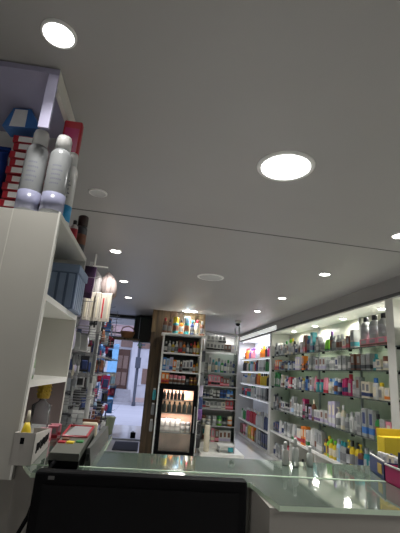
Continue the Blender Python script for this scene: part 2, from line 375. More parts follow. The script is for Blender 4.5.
# ---------------------------------------------------------------- right wall cabinets
def cabinet(name, label, y0, y1, zs, backm, bottom_z, dividers=(), white_shelves=()):
    t = thing(name, label, 'cabinet', (2.33, y0, 0)); L = y1 - y0
    bobj('back_panel', backm, t, .36, .40, 0, L, 0, 2.215); bobj('top_panel', 'edge_band', t, .0, .40, 0, L, 2.20, 2.215)
    bobj('plinth', 'cabinet_white', t, .02, .36, 0, L, 0, .05)
    bobj('end_panel', 'cabinet_white', t, 0, .36, -.13, 0, 0, 2.215)
    for z in zs:
        if z in white_shelves or z == bottom_z:
            bobj('shelf', 'white_edge', t, 0, .36, 0, L, z - .03, z)
        else:
            s = bobj('shelf', 'shelf_glass', t, .006, .36, 0, L, z - .010, z)
            bobj('shelf_edge', 'shelf_edge', s, 0, .006, 0, L, z - .012, z + .001)
            n = int(L / .62)
            for k in range(n + 1):
                yy = min(L - .03, .03 + k * L / n * .98); bobj('clip', 'black_plastic', s, .0, .03, yy - .015, yy + .015, z - .035, z - .010)
    for d in dividers: bobj('divider', 'cabinet_white', t, 0.0, .36, d - y0 - .012, d - y0 + .012, .05, bottom_z - .03)
    return t
t = cabinet('display_cabinet', 'long wall display cabinet with glass shelves along the right wall', 3.6, 7.3, (1.76, 1.51, 1.22, .83, .45), 'cabinet_back', .45, (4.65, 5.35, 6.3))
for y in (4.72, 5.95):
    bm = NB(); box(bm, .335, .36, y - 3.6 - .012, y - 3.6 + .012, .45, 2.2); obj('upright_rail', bm, 'aluminium', t)
t = cabinet('display_cabinet', 'bright LED lit display cabinet at the far end of the right wall', 7.45, 9.85, (1.76, 1.48, 1.20, .92, .38), 'cabinet_back_cool', .38, (8.2, 9.0), (1.76, 1.48, 1.20, .92))
for z in (2.18, 1.73 + .0, 1.45, 1.17, .89):
    bobj('led_strip', 'led', t, .02, .03, .05, 2.35, z - .008, z)
t = cabinet('display_cabinet', 'nearest wall display cabinet cut off by right edge of photo', 1.9, 3.47, (1.74, 1.51, 1.24, .97, .45), 'cabinet_back', .45)
o = bobj('light_cove', 'cove', None, 2.295, 2.309, 7.0, 9.9, 2.235, 2.32); tag(o, 'glowing pale light cove strip above the far right cabinet', 'light')
for (x, y), l in zip(CAB_SPOTS, ['small round spotlight inside the long cabinet above the grey bottles', 'second round spotlight from the near end inside the long cabinet', 'third round spotlight from the near end inside the long cabinet', 'farthest round spotlight inside the long cabinet', 'small round spotlight inside the nearest right cabinet']):
    t = thing('cabinet_spotlight', l, 'light', (x, y, 2.2), 0, 'round spotlights inside the wall cabinets')
    bm = NB(); lathe(bm, [(.05, -.012), (.055, 0)], 16); obj('ring', bm, 'lamp_trim', t); bm = NB(); lathe(bm, [(.04, -.016), (.04, -.011)], 16); obj('diffuser', bm, 'lamp_on', t)

RZ = -math.pi / 2; XR = 2.33 + .06
LC = ' of long right cabinet'
rowspec('X:f:t:22 X:q:r:15 X:c:p:12 B:f:s:20:2 P:g:f:19 B:h:u:26 T:l:v:16:2 B:f:w:19 X:g:f:20 B:f:w:15 X:t:n:30 B:t:b:30 B:n:t:27 X:q:r:27 X:f:x:18 B:g:p:18 S:f:w:20 B:w:g:17 F:g:k:22 B:c:y:27 S:w:l:27 X:f:c:18 B:c:v:24 S:f:g:20 X:f:s:20 B:w:c:24 S:g:f:21 X:w:k:24 B:h:k:23',
        4.26, 7.25, 1.76, XR, RZ, 'top shelf' + LC)
rowspec('J:c:q:14 X:c:f:11 B:t:t:17 X:f:h:18:2 X:q:h:18:2 P:g:k:20 X:f:w:18:2 X:w:g:16 B:w:f:17:2 S:f:w:18 X:w:x:17:3 X:f:w:19:2 S:x:f:18 B:n:k:14 X:o:q:21 B:h:s:12 X:x:w:20:2 P:n:x:21 F:g:n:14 B:n:f:15 F:a:n:15 B:h:g:17 S:g:n:16 B:n:k:15 X:f:n:15 X:o:r:18:2 B:r:o:17',
        3.65, 7.25, 1.51, XR, RZ, 'second shelf' + LC, maxh=.215)
rowspec('X:c:o:13 F:c:y:17 F:w:b:22 X:c:n:17:2 X:f:s:22 S:s:w:18 F:m:r:25 S:m:m:20:2 S:n:w:19 B:b:w:20 S:w:a:19 B:w:b:18 T:p:r:20:2 F:t:m:17:2 T:p:r:21 X:w:x:18 B:n:g:20 F:b:n:21 B:c:y:17 F:n:f:20 B:g:n:19 X:w:f:16 X:k:w:16 X:r:w:17 F:p:r:16 B:n:x:19 B:w:k:18 X:c:q:20 F:c:q:19 F:v:v:24:3',
        3.65, 7.25, 1.22, XR, RZ, 'third shelf' + LC, maxh=.25)
rowspec('X:p:w:20 X:f:p:21 B:v:k:24 X:f:b:28:2 X:f:g:24 F:g:f:22 F:w:f:22 B:f:g:18 B:c:w:28 P:w:c:25 X:x:w:29:2 X:w:x:16:2 X:w:u:15:2 B:q:c:28 X:x:u:17 X:k:g:20 X:m:k:26 X:w:f:17:3 X:f:a:27 X:w:x:22 J:w:k:13:2 X:w:g:15:2 B:f:k:23 X:g:h:22 B:h:h:26 X:h:g:24',
        3.65, 7.25, .83, XR, RZ, 'fourth shelf' + LC)
rowspec('F:l:k:24 F:v:y:23:2 B:y:w:22 F:t:f:26:2 P:q:y:27 B:y:k:28:2 P:k:y:29 B:f:t:25:2 F:a:f:25 B:y:l:22:2 B:l:y:24 F:y:q:20 X:f:w:27:2 S:f:s:27 T:w:f:28:2 X:w:v:22 X:o:r:26:2 X:w:r:20:2 X:f:p:22 T:w:v:24:2 X:f:w:22:3 B:w:g:20:2 T:w:x:21:2 X:n:k:16:2 J:h:n:14',
        3.65, 7.25, .45, XR, RZ, 'fifth shelf' + LC)
rowspec('X:r:q:26:2 X:w:f:24 X:f:w:22:2 B:w:g:22', 6.36, 7.2, .05, XR, RZ, 'bottom cubby' + LC)
rowspec('F:g:w:22 B:f:k:20 F:h:g:18', 5.6, 6.2, .05, XR, RZ, 'middle bottom cubby' + LC)
LF = ' of far LED cabinet'
rowspec('B:m:k:22 B:k:k:24 B:o:y:24:2 B:o:r:23 B:w:s:20:2 B:x:w:22 F:p:u:24:3 B:u:p:20 B:o:r:26:2 B:r:q:24 B:c:w:18', 7.6, 9.75, 1.76, XR, RZ, 'top shelf' + LF, maxh=.3, lcap=True)
rowspec('F:v:k:24:2 X:w:f:26:3 B:w:v:24 B:n:q:23 B:r:q:22 B:c:o:20 F:a:t:22:2 F:v:w:23 B:c:y:24 B:k:d:26:3', 7.6, 9.75, 1.48, XR, RZ, 'second shelf' + LF, maxh=.255, lcap=True)
rowspec('B:k:d:21 B:y:k:26:3 B:o:y:25:2 B:q:r:23 B:w:s:18:2 B:w:a:20 B:c:y:22:2 S:w:b:17:2 B:w:k:20', 7.6, 9.75, 1.20, XR, RZ, 'third shelf' + LF, maxh=.235, lcap=True)
rowspec('X:k:h:25 X:f:g:22:2 X:w:f:23:2 X:g:w:21 B:w:v:28:2 J:t:r:16:2 J:r:p:16 J:n:t:18 J:h:r:16', 7.6, 9.75, .92, XR, RZ, 'fourth shelf' + LF, maxh=.25, lcap=True)
rowspec('B:n:w:30:2 B:w:s:31:2 B:w:c:28:2 B:r:w:30:4 B:m:w:29:2 B:g:w:26 B:v:w:24:2 B:w:v:22', 7.6, 9.75, .38, XR, RZ, 'fifth shelf' + LF, maxh=.34, lcap=True)
rowspec('X:n:h:26:3 X:g:f:25:3 X:q:h:22 X:o:y:27:2 X:y:d:26:2 X:v:k:24 X:w:g:20 X:p:q:22:2 X:q:m:22:2', 7.6, 9.75, .05, XR, RZ, 'bottom shelf' + LF, maxh=.3, lcap=True)
LN = ' of nearest right cabinet'
rowspec('F:g:w:20 B:f:t:17 B:f:r:23 X:g:f:22', 3.0, 3.42, 1.74, XR, RZ, 'top shelf' + LN)
rowspec('X:f:c:16 X:c:f:15 X:w:g:17 B:f:k:15', 3.0, 3.42, 1.51, XR, RZ, 'second shelf' + LN, maxh=.2)
rowspec('X:c:f:15 F:w:c:17 X:f:w:16 T:w:s:18', 3.0, 3.42, 1.24, XR, RZ, 'third shelf' + LN, maxh=.23)
rowspec('J:s:f:20 J:f:s:22', 3.0, 3.42, .97, XR, RZ, 'fourth shelf' + LN, wf=1.7, maxh=.24)
# low cartons with three tall grey bottles standing on them at the near end of the top shelf
for i, y in enumerate((3.74, 3.91, 4.08)):
    place('X', 'p', 'q', (2.40, y, 1.76), .088, .165, RZ, 'top shelf corner', i, desc='low pinkish carton with brown band')
    place('B', 'f', 'k', (2.40, y, 1.849), .25, .125, RZ, 'low cartons', i, lc='f' if False else 's', desc='large grey bottle with black cap')

# ---------------------------------------------------------------- white shelf column with the glass door fridge
t = thing('shelf_column', 'white open shelf column in front of the wooden pillar, above the fridge', 'shelf', (.2, 6.62, 0))
for x in (0, .655): bobj('upright', 'edge_band', t, x, x + .028, 0, .33, 0, 1.96)
bobj('top_board', 'edge_band', t, -.03, .74, -.03, .34, 1.945, 1.97)
for z in (1.65, 1.345): bobj('shelf', 'edge_band', t, .028, .655, 0, .32, z - .022, z)
bobj('back_panel', 'dark_paint', t, .028, .655, .32, .33, 1.16, 1.945); bobj('base', 'edge_band', t, .028, .655, 0, .33, 0, .06)
rowspec('B:q:r:27 B:q:k:24 J:t:y:29 B:o:k:26 J:t:a:30 B:n:t:26 B:w:r:27 B:q:w:26', .17, .91, 1.97, 6.72, 0, '=top board of white shelf column', 'x', wf=1.12)
rowspec('B:k:w:19 B:w:f:20 B:y:w:18 B:w:c:20 X:q:r:22 B:o:q:20 B:g:k:21 B:k:r:18 B:o:r:21 B:y:d:22', .235, .85, 1.65, 6.72, 0, '=second board of white shelf column', 'x', maxh=.24)
rowspec('X:b:a:22 X:a:x:21 X:x:b:22 X:o:c:19 X:w:f:18 B:q:c:17 X:w:k:19:2 X:w:g:20 B:o:k:18 B:d:k:20', .235, .85, 1.345, 6.72, 0, '=third board of white shelf column', 'x', maxh=.23)
t = thing('glass_door_fridge', 'small black fridge with a glass door glowing pinkish inside', 'fridge', (.235, 6.62, .06))
W = .615
bobj('cabinet', 'black_plastic', t, 0, W, .31, .33, 0, 1.06)
for a in ((0, .02, .05, .31, 0, 1.06), (W - .02, W, .05, .31, 0, 1.06), (.02, W - .02, .05, .31, 1.0, 1.06), (.02, W - .02, .05, .31, 0, .04)): bobj('side_panel', 'black_plastic', t, *a)
bobj('liner', 'fridge_inner', t, .02, W - .02, .29, .31, .04, 1.0)
for z in (.32, .62, .82): s = bobj('rack', 'shelf_glass', t, .02, W - .02, .08, .29, z, z + .008); bobj('rack_edge', 'wire', s, .02, W - .02, .074, .08, z - .004, z + .012)
bobj('drawer_front', 'fridge_low', t, .03, W - .03, .1, .11, .05, .31)
dr = bobj('door_glass', 'clear_glass', t, .05, W - .05, .02, .028, .05, 1.0)
bm = NB(); box(bm, -.02, .055, 0, .05, -.04, 1.08); box(bm, W - .055, W + .02, 0, .05, -.04, 1.08); box(bm, .055, W - .055, 0, .05, .99, 1.08); box(bm, .055, W - .055, 0, .05, -.04, .05)
obj('door_frame', bm, 'black_plastic', t); bobj('handle', 'aluminium', t, W - .03, W - .015, -.025, 0, .35, .75); bobj('lamp_tube', 'lamp_on', t, .1, W - .1, .16, .19, .985, 1.0)
rowspec('X:o:r:17:2 J:w:p:14:4 X:k:h:10 J:d:q:13:2', .235, .85, 1.142, 6.72, 0, '=top of glass door fridge', 'x', maxh=.18)
rowspec('B:h:k:15:6', .29, .66, .89, 6.78, 0, '=upper rack in fridge', 'x', maxh=.16, lcap=True)
rowspec('B:g:h:17:6', .29, .80, .69, 6.78, 0, '=middle rack in fridge', 'x', maxh=.18, lcap=True)
rowspec('X:g:f:20:4 J:f:g:16:2', .29, .80, .39, 6.80, 0, '=lower rack in fridge', 'x', maxh=.2)

for i, (z, c, l) in enumerate([(1.02, 't', 'teal packet hanging between wooden pillar edge and shelf column'), (.78, 'g', 'grey packet hanging below the teal one beside shelf column'), (.52, 'f', 'pale grey lowest packet hanging left of the fridge')]):
    t = thing('hanging_packet', l, 'packet', (.15, 6.93, z)); bm = NB(); loft(bm, [sup(.022, .005, -.17), sup(.03, .016, -.14), sup(.028, .014, -.05), sup(.022, .004, 0)]); obj('pouch_body', bm, cm(c), t, True)
    bobj('hang_tab', cm('w'), t, -.02, .02, -.003, .05, 0, .02)
# ---------------------------------------------------------------- glass tower cabinet
t = thing('glass_cabinet', 'tall glass display tower with metal frame right of the fridge', 'cabinet', (1.02, 7.3, 0))
CW = .66
bobj('plinth', 'edge_band', t, -.02, CW + .04, -.55, .42, 0, .09); bobj('base_step', 'edge_band', t, 0, CW, 0, .4, .09, .17)
for x, y in ((0, 0), (CW - .02, 0), (0, .36), (CW - .02, .36)): bobj('frame_post', 'aluminium', t, x, x + .02, y, y + .02, .17, 2.28 if x else 2.12)
bobj('side_glass', 'shelf_glass', t, CW - .012, CW - .006, .02, .36, .17, 2.12); bobj('fill_bar', 'lamp_on', t, .08, .58, .08, .10, 2.10, 2.11); bobj('top_plate', 'aluminium', t, 0, CW, 0, .38, 2.112, 2.125); bobj('fill_lip', 'aluminium', t, .02, CW - .02, -.004, .005, 2.085, 2.125)  # glowing bar is an added lamp; front lip added to hide it
bobj('back_panel', 'wall_paint', t, 0, CW, .38, .39, .17, 2.10)
ZS = (1.775, 1.385, 1.14, .93, .74, .455)
for z in ZS:
    s = bobj('shelf', 'shelf_glass', t, .02, CW - .02, .005, .36, z - .01, z); bobj('shelf_edge', 'aluminium', s, .02, CW - .02, -.004, .005, z - .016, z + .002)
G = ' of glass tower'
rowspec('X:w:f:15:3 X:w:k:15:2', 1.06, 1.44, 1.925, 7.42, 0, '=topmost carton row in glass tower', 'x', wf=.9)
rowspec('X:w:k:145:5 X:q:h:14:2 X:x:w:14', 1.06, 1.62, 1.775, 7.42, 0, '=top shelf' + G, 'x', maxh=.148)
rowspec('X:g:f:17 X:w:c:32 F:g:t:24 B:t:c:25 S:a:g:26 F:v:f:23 B:n:f:24 S:f:v:24 B:g:n:22 S:n:g:24', 1.05, 1.64, 1.385, 7.42, 0, '=second shelf' + G, 'x', maxh=.34)
rowspec('S:g:k:16 B:n:g:16 X:p:r:19 X:p:k:19:3 X:r:p:18 X:q:p:15:2 B:g:n:18 B:n:g:17', 1.05, 1.64, 1.14, 7.42, 0, '=third shelf' + G, 'x', maxh=.2)
rowspec('J:w:g:13:2 X:w:k:15 J:k:w:13:2 J:b:n:15:2 J:b:b:16 J:a:b:14', 1.05, 1.64, .93, 7.42, 0, '=fourth shelf' + G, 'x', maxh=.17)
rowspec('X:f:r:13 X:w:q:11 X:f:w:13:3 X:c:f:12 X:r:p:15:2', 1.05, 1.64, .74, 7.42, 0, '=fifth shelf' + G, 'x', maxh=.16)
rowspec('J:c:q:16 J:c:f:15 J:w:f:16 J:l:v:16 J:h:k:14 J:o:c:17', 1.05, 1.64, .455, 7.42, 0, '=sixth shelf' + G, 'x')
rowspec('J:c:t:22 J:t:t:20 X:p:c:22 X:q:p:22 X:w:x:20:3', 1.10, 1.62, .17, 7.42, 0, '=base' + G, 'x', maxh=.23)
# flip flop stand with cords beside the column
t = thing('packet_strip', 'narrow hanging strip of dark and purple packets between shelf column and glass tower', 'display strip', (.955, 7.0, .05))
bobj('base', 'aluminium', t, -.05, .05, -.05, .05, -.05, 0, bevel=.01); bobj('pole', 'aluminium', t, -.012, .012, -.012, .012, 0, 1.75)
for i, (z, c, ww) in enumerate([(.08, 'k', .09), (.30, 'k', .08), (.52, 'u', .10), (.70, 'n', .09), (.90, 'x', .08), (1.10, 'g', .08), (1.30, 'f', .07), (1.50, 'h', .08)]):
    bm = NB(); loft(bm, [sup(ww * .4, .008, z), sup(ww * .5, .022, z + .03), sup(ww * .5, .02, z + .14), sup(ww * .45, .004, z + .19)]); o = obj('packet', bm, cm(c, .25), t, True); o.location.y = -.036
t = thing('tall_tube_display', 'tall beige tube standing on the plinth of the glass tower', 'tube', (1.11, 6.95, .09))
bm = NB(); lathe(bm, [(.045, 0), (.05, .02), (.05, .40), (.035, .42)], 14); obj('body', bm, cm('c'), t, True); bm = NB(); lathe(bm, [(.03, .42), (.03, .46)], 12); obj('cap', bm, cm('f'), t, True)
t = thing('tray_table', 'low white step stand holding leaflets in front of glass tower', 'stand', (1.45, 6.98, .09))
bobj('top', 'edge_band', t, -.14, .14, -.1, .1, .10, .12)
for x in (-.13, .12): bobj('leg', 'aluminium', t, x, x + .01, -.1, .1, 0, .10)
bobj('card', cm('t'), t, .02, .11, -.105, -.101, .02, .09)

# ---------------------------------------------------------------- counter
t = thing('sales_counter', 'L stepped sales counter with green tinted glass top', 'counter', (0, 0, 0))
bm = NB(); out = [(-1.0, 1.282), (-.347, 1.282), (-.262, 1.13), (.305, 1.13), (.305, .945), (1.9, .945), (1.9, 1.36), (-.135, 1.36), (-.135, 1.68), (-.25, 1.68), (-.25, 1.88), (-1.0, 1.88)]
loft(bm, [[(x, y, 0) for x, y in out], [(x, y, 1.069) for x, y in out]]); obj('body', bm, 'counter_body', t)
def slab(name, out, z0, z1):
    bm = NB(); loft(bm, [[(x, y, z0) for x, y in out], [(x, y, z1) for x, y in out]]); o = obj(name, bm, 'counter_glass', t)
    o.data.materials.append(M['counter_glass_edge'])
    for p in o.data.polygons:
        if abs(p.normal.z) < .5: p.material_index = 1
    return o
slab('glass_top', [(-.262, 1.10), (.30, 1.10), (.32, .925), (1.92, .925), (1.92, 1.176), (-.300, 1.176)], 1.069, 1.080)
slab('glass_top', [(-.24, 1.184), (1.92, 1.184), (1.92, 1.38), (-.115, 1.40), (-.115, 1.70), (-.24, 1.70)], 1.069, 1.080)
slab('glass_top', [(-.304, 1.184), (-.244, 1.184), (-.244, 1.90), (-1.0, 1.90), (-1.0, 1.284), (-.345, 1.284)], 1.069, 1.080)
bobj('joint_strip', 'counter_glass_edge', t, -.24, 1.92, 1.177, 1.183, 1.069, 1.0815)
t = thing('work_desk', 'desk board behind the counter carrying the monitor', 'desk', (0, .85, .7))
bobj('top', 'counter_body', t, -.9, 1.9, -.15, .09, 0, .03)
for x in (-.88, 1.85): bobj('leg', 'counter_body', t, x, x + .03, -.14, .08, -.7, 0)
# monitor
t = thing('computer_monitor', 'black flat monitor in front of the counter at the bottom left', 'monitor', (.022, .96, .73))
t.rotation_euler.z = math.radians(-1)
bobj('casing', 'black_plastic', t, -.243, .233, 0, .035, .07, .387, bevel=.006); bobj('screen', 'screen', t, -.222, .213, -.003, .0, .10, .362)
bobj('bezel_logo', mat('logo_grey', (.12, .12, .12), .5), t, -.213, -.200, -.0015, .0, .372, .379); bobj('neck', 'black_plastic', t, -.03, .03, .02, .035, .01, .1); bobj('stand_foot', 'black_plastic', t, -.1, .1, -.06, .06, 0, .012)
bm = NB(); tube(bm, [(-.208, 1.16, 1.11), (-.215, 1.10, 1.10), (-.228, 1.07, 1.06), (-.24, 1.05, 1.0), (-.27, 1.03, .93), (-.31, 1.02, .80), (-.33, 1.0, .735)], .005, 8)
o = obj('power_cable', bm, 'black_plastic'); tag(o, 'black cable running down from the tray left of the monitor', 'cable')

# tray with red rimmed lid on the left arm of the counter
t = thing('display_tray', 'long grey counter tray with a red rimmed clear lid', 'tray', (-.185, 1.16, 1.08)); 
bm = NB(); q = [(-.045, -.04), (.032, -.04), (.012, .42), (-.085, .42)]
loft(bm, [[(x * .9, y * .98 + .01, 0) for x, y in q], [(x, y, .026) for x, y in q]]); obj('tray_base', bm, 'black_plastic', t)
bm = NB(); loft(bm, [[(x, y, .026) for x, y in q], [(x * .96, y + .0, .044) for x, y in q]]); obj('tray_body', bm, mat('tray_grey', (.10, .105, .09), .4), t)
bm = NB(); tube(bm, [(-.060, .19, .048), (.014, .19, .048), (.007, .41, .048), (-.078, .41, .048), (-.060, .19, .048)], .004, 6); obj('red_rim', bm, cm('r'), t)
bobj('lid', mat('tray_lid', (.32, .32, .33), .3), t, -.058, .008, .195, .405, .044, .048)
for i, (x, y, c) in enumerate([(-.042, .10, 'r'), (-.018, .10, 'y'), (.006, .12, 'v'), (-.04, .15, 'q')]):
    o = bobj('key_button', cm(c), t, x - .010, x + .010, y - .012, y + .012, .044, .048)
t = thing('grey_case', 'narrow grey case lying along the right side of the tray', 'case', (-.150, 1.2, 1.08), math.radians(-1)); bm = NB()
loft(bm, [[(.004, 0, 0), (.020, .0, 0), (.020, .44, 0), (-.008, .44, 0)], [(.004, 0, .044), (.012, .0, .044), (.012, .44, .044), (-.008, .44, .044)]]); obj('shell', bm, mat('case_grey', (.07, .075, .07), .4), t)
bobj('latch', cm('k'), t, .006, .014, -.004, .001, .012, .03)
t = thing('gold_ribbon_pack', 'small yellow and brown packet just beyond the counter tray', 'packet', (-.20, 1.64, 1.08))
bobj('pouch', cm('c'), t, -.03, .03, -.012, .012, 0, .055, bevel=.008); bobj('seal', cm('q'), t, -.031, .031, -.003, .003, .055, .065)

# perfume testers on the counter
for i, (x, y, h) in enumerate([(.480, 1.335, .07), (.508, 1.32, .085), (.562, 1.33, .062)]):
    t = thing('perfume_bottle', ['smallest clear perfume bottle at left on the glass counter', 'tall slim clear perfume bottle on the glass counter', 'clear perfume bottle standing apart at right on the glass counter'][i], 'bottle', (x, y, 1.0805), .3 * i, 'clear perfume bottles on the counter')
    bm = NB(); loft(bm, [sup(.011, .008, 0), sup(.011, .008, h * .6), sup(.005, .005, h * .68)]); obj('body', bm, 'bottle_glass', t, True)
    bm = NB(); lathe(bm, [(.005, h * .68), (.006, h * .95), (.004, h)], 10); obj('cap', bm, cm('w'), t, True)

# cartons at the right of the counter
t = thing('yellow_carton', 'yellow carton on the right end of the glass counter', 'carton', (.925, 1.350, 1.0805), math.radians(3))
bobj('box', cm('y', .5), t, -.1, .14, -.022, .022, 0, .105, bevel=.003); bobj('flap', cm('y', .5), t, -.1, .14, .014, .021, .105, .128)
def open_carton(name, label, loc, rz, c, trim, Lx, Ly, hh):
    t = thing(name, label, 'carton', loc, rz)
    bm = NB(); box(bm, -Lx, Lx, -Ly, -Ly + .003, 0, hh); box(bm, -Lx, Lx, Ly - .003, Ly, 0, hh * 1.15); box(bm, -Lx, -Lx + .003, -Ly, Ly, 0, hh); box(bm, Lx - .003, Lx, -Ly, Ly, 0, hh); box(bm, -Lx, Lx, -Ly, Ly, 0, .003)
    obj('tray_box', bm, cm(c, .3), t)
    bobj('white_rim', cm('w'), t, -Lx, Lx, -Ly - .001, -Ly + .004, hh, hh + .004); bobj('print', cm(trim), t, Lx * .2, Lx * .75, -Ly - .0015, -Ly, hh * .25, hh * .8)
    return t
open_carton('display_carton', 'open navy display carton with cream print on the right of the counter', (.785, 1.245, 1.0805), math.radians(256), 'n', 'd', .068, .035, .050)
open_carton('display_carton', 'open crimson display carton filled with small packs at lower right edge', (.775, 1.09, 1.0805), math.radians(268), 'm', 'p', .088, .045, .046)
rr = random.Random(3)
for i, (x, y, c, hh) in enumerate([(-.05, -.018, 'w', .065), (-.022, -.01, 'c', .07), (.005, -.02, 'w', .07), (.03, -.01, 'q', .075), (.058, -.015, 'p', .07), (-.035, .03, 'w', .08), (0, .03, 'c', .09), (.035, .035, 'k', .085)]):
    ca, sa = 0.0, 1.0
    X = .785 + x * ca - y * sa; Y = 1.09 + x * sa + y * ca
    place('T' if i % 2 else 'X', c, 'w' if c != 'w' else 'p', (X, Y, 1.0845), hh * 1.0, .023, RZ, '=crimson carton', i)
for i, (x, y, c) in enumerate([(-.035, 0, 'w'), (-.01, .0, 'c'), (.015, .0, 'w'), (.04, 0, 'w')]):
    X = .792 + x * ca - y * sa; Y = 1.243 + x * 1.2 * sa + y * ca
    place('X', c, 'f', (X, Y, 1.0845), .058, .020, RZ, '=navy carton', i)

# ---------------------------------------------------------------- left shelf unit
t = thing('side_shelf_unit', 'white open shelf unit standing on the counter at the left', 'shelf', (-.35, 1.26, 1.08))
UL = .57
bobj('end_panel', 'beige_laminate', t, -.65, -.006, 0, .018, -.06, .755); bobj('edge_strip', 'edge_band', t, -.006, 0, -.001, .018, -.06, .762)
bobj('mauve_lining', mat('mauve_panel', (.24, .19, .19), .5), t, -.238, -.002, UL - .021, UL - .018, .012, .19); bobj('mauve_lining', mat('mauve_panel', (0, 0, 0)), t, -.240, -.237, .018, UL - .021, .012, .19)
bobj('panel_joint', 'cream_laminate', t, -.155, -.152, -.0015, 0, -.06, .755)
bobj('far_panel', 'cream_laminate', t, -.26, 0, UL - .018, UL, 0, .755); bobj('back_panel', 'cream_laminate', t, -.26, -.24, .018, UL - .018, 0, .755)
bobj('top_board', 'cream_laminate', t, -.65, 0, .018, UL, .742, .762)
for z in (.21, .48): bobj('shelf', 'edge_band', t, -.24, 0, .018, UL - .018, z - .02, z)
bobj('bottom_board', 'edge_band', t, -.24, 0, .018, UL - .018, 0, .012)
# ceiling cabinet
t = thing('upper_cabinet', 'white open cabinet hanging under the ceiling at top left', 'cabinet', (-.44, 1.24, 2.10))
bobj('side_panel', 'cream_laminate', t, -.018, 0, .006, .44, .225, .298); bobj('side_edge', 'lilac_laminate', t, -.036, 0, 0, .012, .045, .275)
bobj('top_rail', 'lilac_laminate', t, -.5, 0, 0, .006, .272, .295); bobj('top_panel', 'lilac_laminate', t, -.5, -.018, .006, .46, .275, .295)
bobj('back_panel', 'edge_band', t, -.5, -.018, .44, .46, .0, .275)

# things on top of the left unit
def spray(x, y, z, r, h, bc, label, bandc, rz=0):
    t = thing('spray_bottle', label, 'bottle', (x, y, z), rz, 'spray bottles on top of the left shelf unit')
    bm = NB(); lathe(bm, [(r * .93, 0), (r, .006), (r, h * .72), (r * .96, h * .76), (r * .78, h * .80), (r * .62, h * .815)], 28); obj('body', bm, bc, t, True)
    bm = NB(); lathe(bm, [(r * .70, h * .81), (r * .70, h * .96), (r * .60, h)], 28); obj('cap', bm, cm('w', .35), t, True)
    bm = NB(); lathe(bm, [(r * 1.004, .012), (r * 1.004, h * .25)], 28); obj('label_band', bm, bandc, t, True)
    bm = NB()
    for k in range(5):
        a0 = -1.9; n = 5 + k % 2
        for j in range(n):
            a = a0 + j * .16; zz = h * (.34 + .055 * k)
            p = [(r * 1.006 * math.cos(a + s), r * 1.006 * math.sin(a + s), zz + dz) for s, dz in ((0, 0), (.12, 0), (.12, h * .02), (0, h * .02))]
            bm.faces.new([bm.verts.new(v) for v in p])
    obj('printed_text', bm, mat('faint_print', (.16, .17, .22), .5), t)
SV = mat('pearl_plastic', (.33, .345, .355), .2, .2, var=.03); BL = mat('lilac_band', (.27, .28, .40), .25)
ZT = 1.8425
spray(-.488, 1.33, ZT, .040, .335, SV, 'left pearl grey spray bottle with white cap and lilac band', BL)
spray(-.398, 1.313, ZT, .040, .315, SV, 'middle pearl grey spray bottle with purple dot, right in front of red carton', BL)
spray(-.380, 1.397, ZT, .029, .30, cm('w', .25), 'slimmer white spray bottle with bright blue band behind the pearl ones', mat('cyan_band', (.03, .30, .60), .3))
bm = NB(); lathe(bm, [(.004, 0), (.009, .001), (.009, .003)], 12)
t = thing('red_carton', 'tall glossy red carton behind the spray bottles', 'carton', (-.418, 1.432, ZT), 0)
bobj('box', cm('r', .2), t, -.031, .042, .0, .035, 0, .475, bevel=.006); bobj('label_panel', cm('m', .3), t, -.022, .034, -.001, 0, .33, .44); bobj('side_crease', cm('m', .3), t, .042, .0425, .016, .018, .02, .46)
t = thing('dark_spray_can', 'dark brown deodorant can with black cap at the far end of the unit top', 'can', (-.379, 1.76, ZT))
bm = NB(); lathe(bm, [(.024, 0), (.026, .005), (.026, .12), (.022, .13)], 18); obj('body', bm, cm('h', .25), t, True)
bm = NB(); lathe(bm, [(.024, .13), (.024, .18), (.020, .185)], 18); obj('cap', bm, mat('dark_cap', (.03, .012, .012), .3), t, True)
bm = NB(); lathe(bm, [(.0264, .04), (.0264, .09)], 18); obj('label_band', bm, cm('q', .3), t, True)
t = thing('small_red_bottle', 'small white and red bottle with black cap beside the dark can', 'bottle', (-.377, 1.60, ZT))
bm = NB(); lathe(bm, [(.015, 0), (.016, .004), (.016, .07), (.008, .08)], 14); obj('body', bm, cm('w', .25), t, True)
bm = NB(); lathe(bm, [(.0164, .01), (.0164, .06)], 14); obj('label_band', bm, cm('r', .3), t, True); bm = NB(); lathe(bm, [(.008, .08), (.009, .098), (.007, .10)], 12); obj('cap', bm, cm('k', .3), t, True)
PK = None
for i in range(11):
    lab = f"red packet with white label, {['lowest', 'second', 'third', 'fourth', 'fifth', 'sixth', 'seventh', 'eighth', 'ninth', 'tenth', 'topmost'][i]} of the stack left of spray bottles"
    if PK is None:
        PK = o = thing('red_packet', lab, 'packet')
        bobj('sleeve', cm('r', .3), o, -.058, .058, 0, .10, 0, .032, bevel=.003); bobj('paper_label', 'paper', o, -.035, .03, -.0012, .0, .004, .027)
    else: o = copy_tree(PK)
    o.location = (-.585 + .008 * (i % 2), 1.45 + .004 * (i % 3), ZT + .0355 * i); o['label'] = lab; o['group'] = 'stack of red packets'; o.rotation_euler.z = .05 * ((i % 3) - 1)
t = thing('blue_foil_bag', 'large shiny blue foil bag at the left edge behind the spray bottles', 'bag', (-.715, 1.50, ZT))
bm = NB(); loft(bm, [sup(.05, .05, 0, e=.7), sup(.062, .055, .08, e=.7), sup(.06, .05, .22, e=.7), sup(.05, .03, .30, e=.7), sup(.055, .006, .335, e=.7)]); obj('pouch', bm, mat('blue_foil', (.02, .06, .28), .18, .4, bump=.4, scale=30), t, True)
bobj('seal', mat('blue_foil', (0, 0, 0)), t, -.055, .055, -.004, .004, .33, .35)
t = thing('blue_paper_box', 'blue package with a white receipt taped on it, on top of red packets', 'box', (-.60, 1.45, ZT + .425), math.radians(-6))
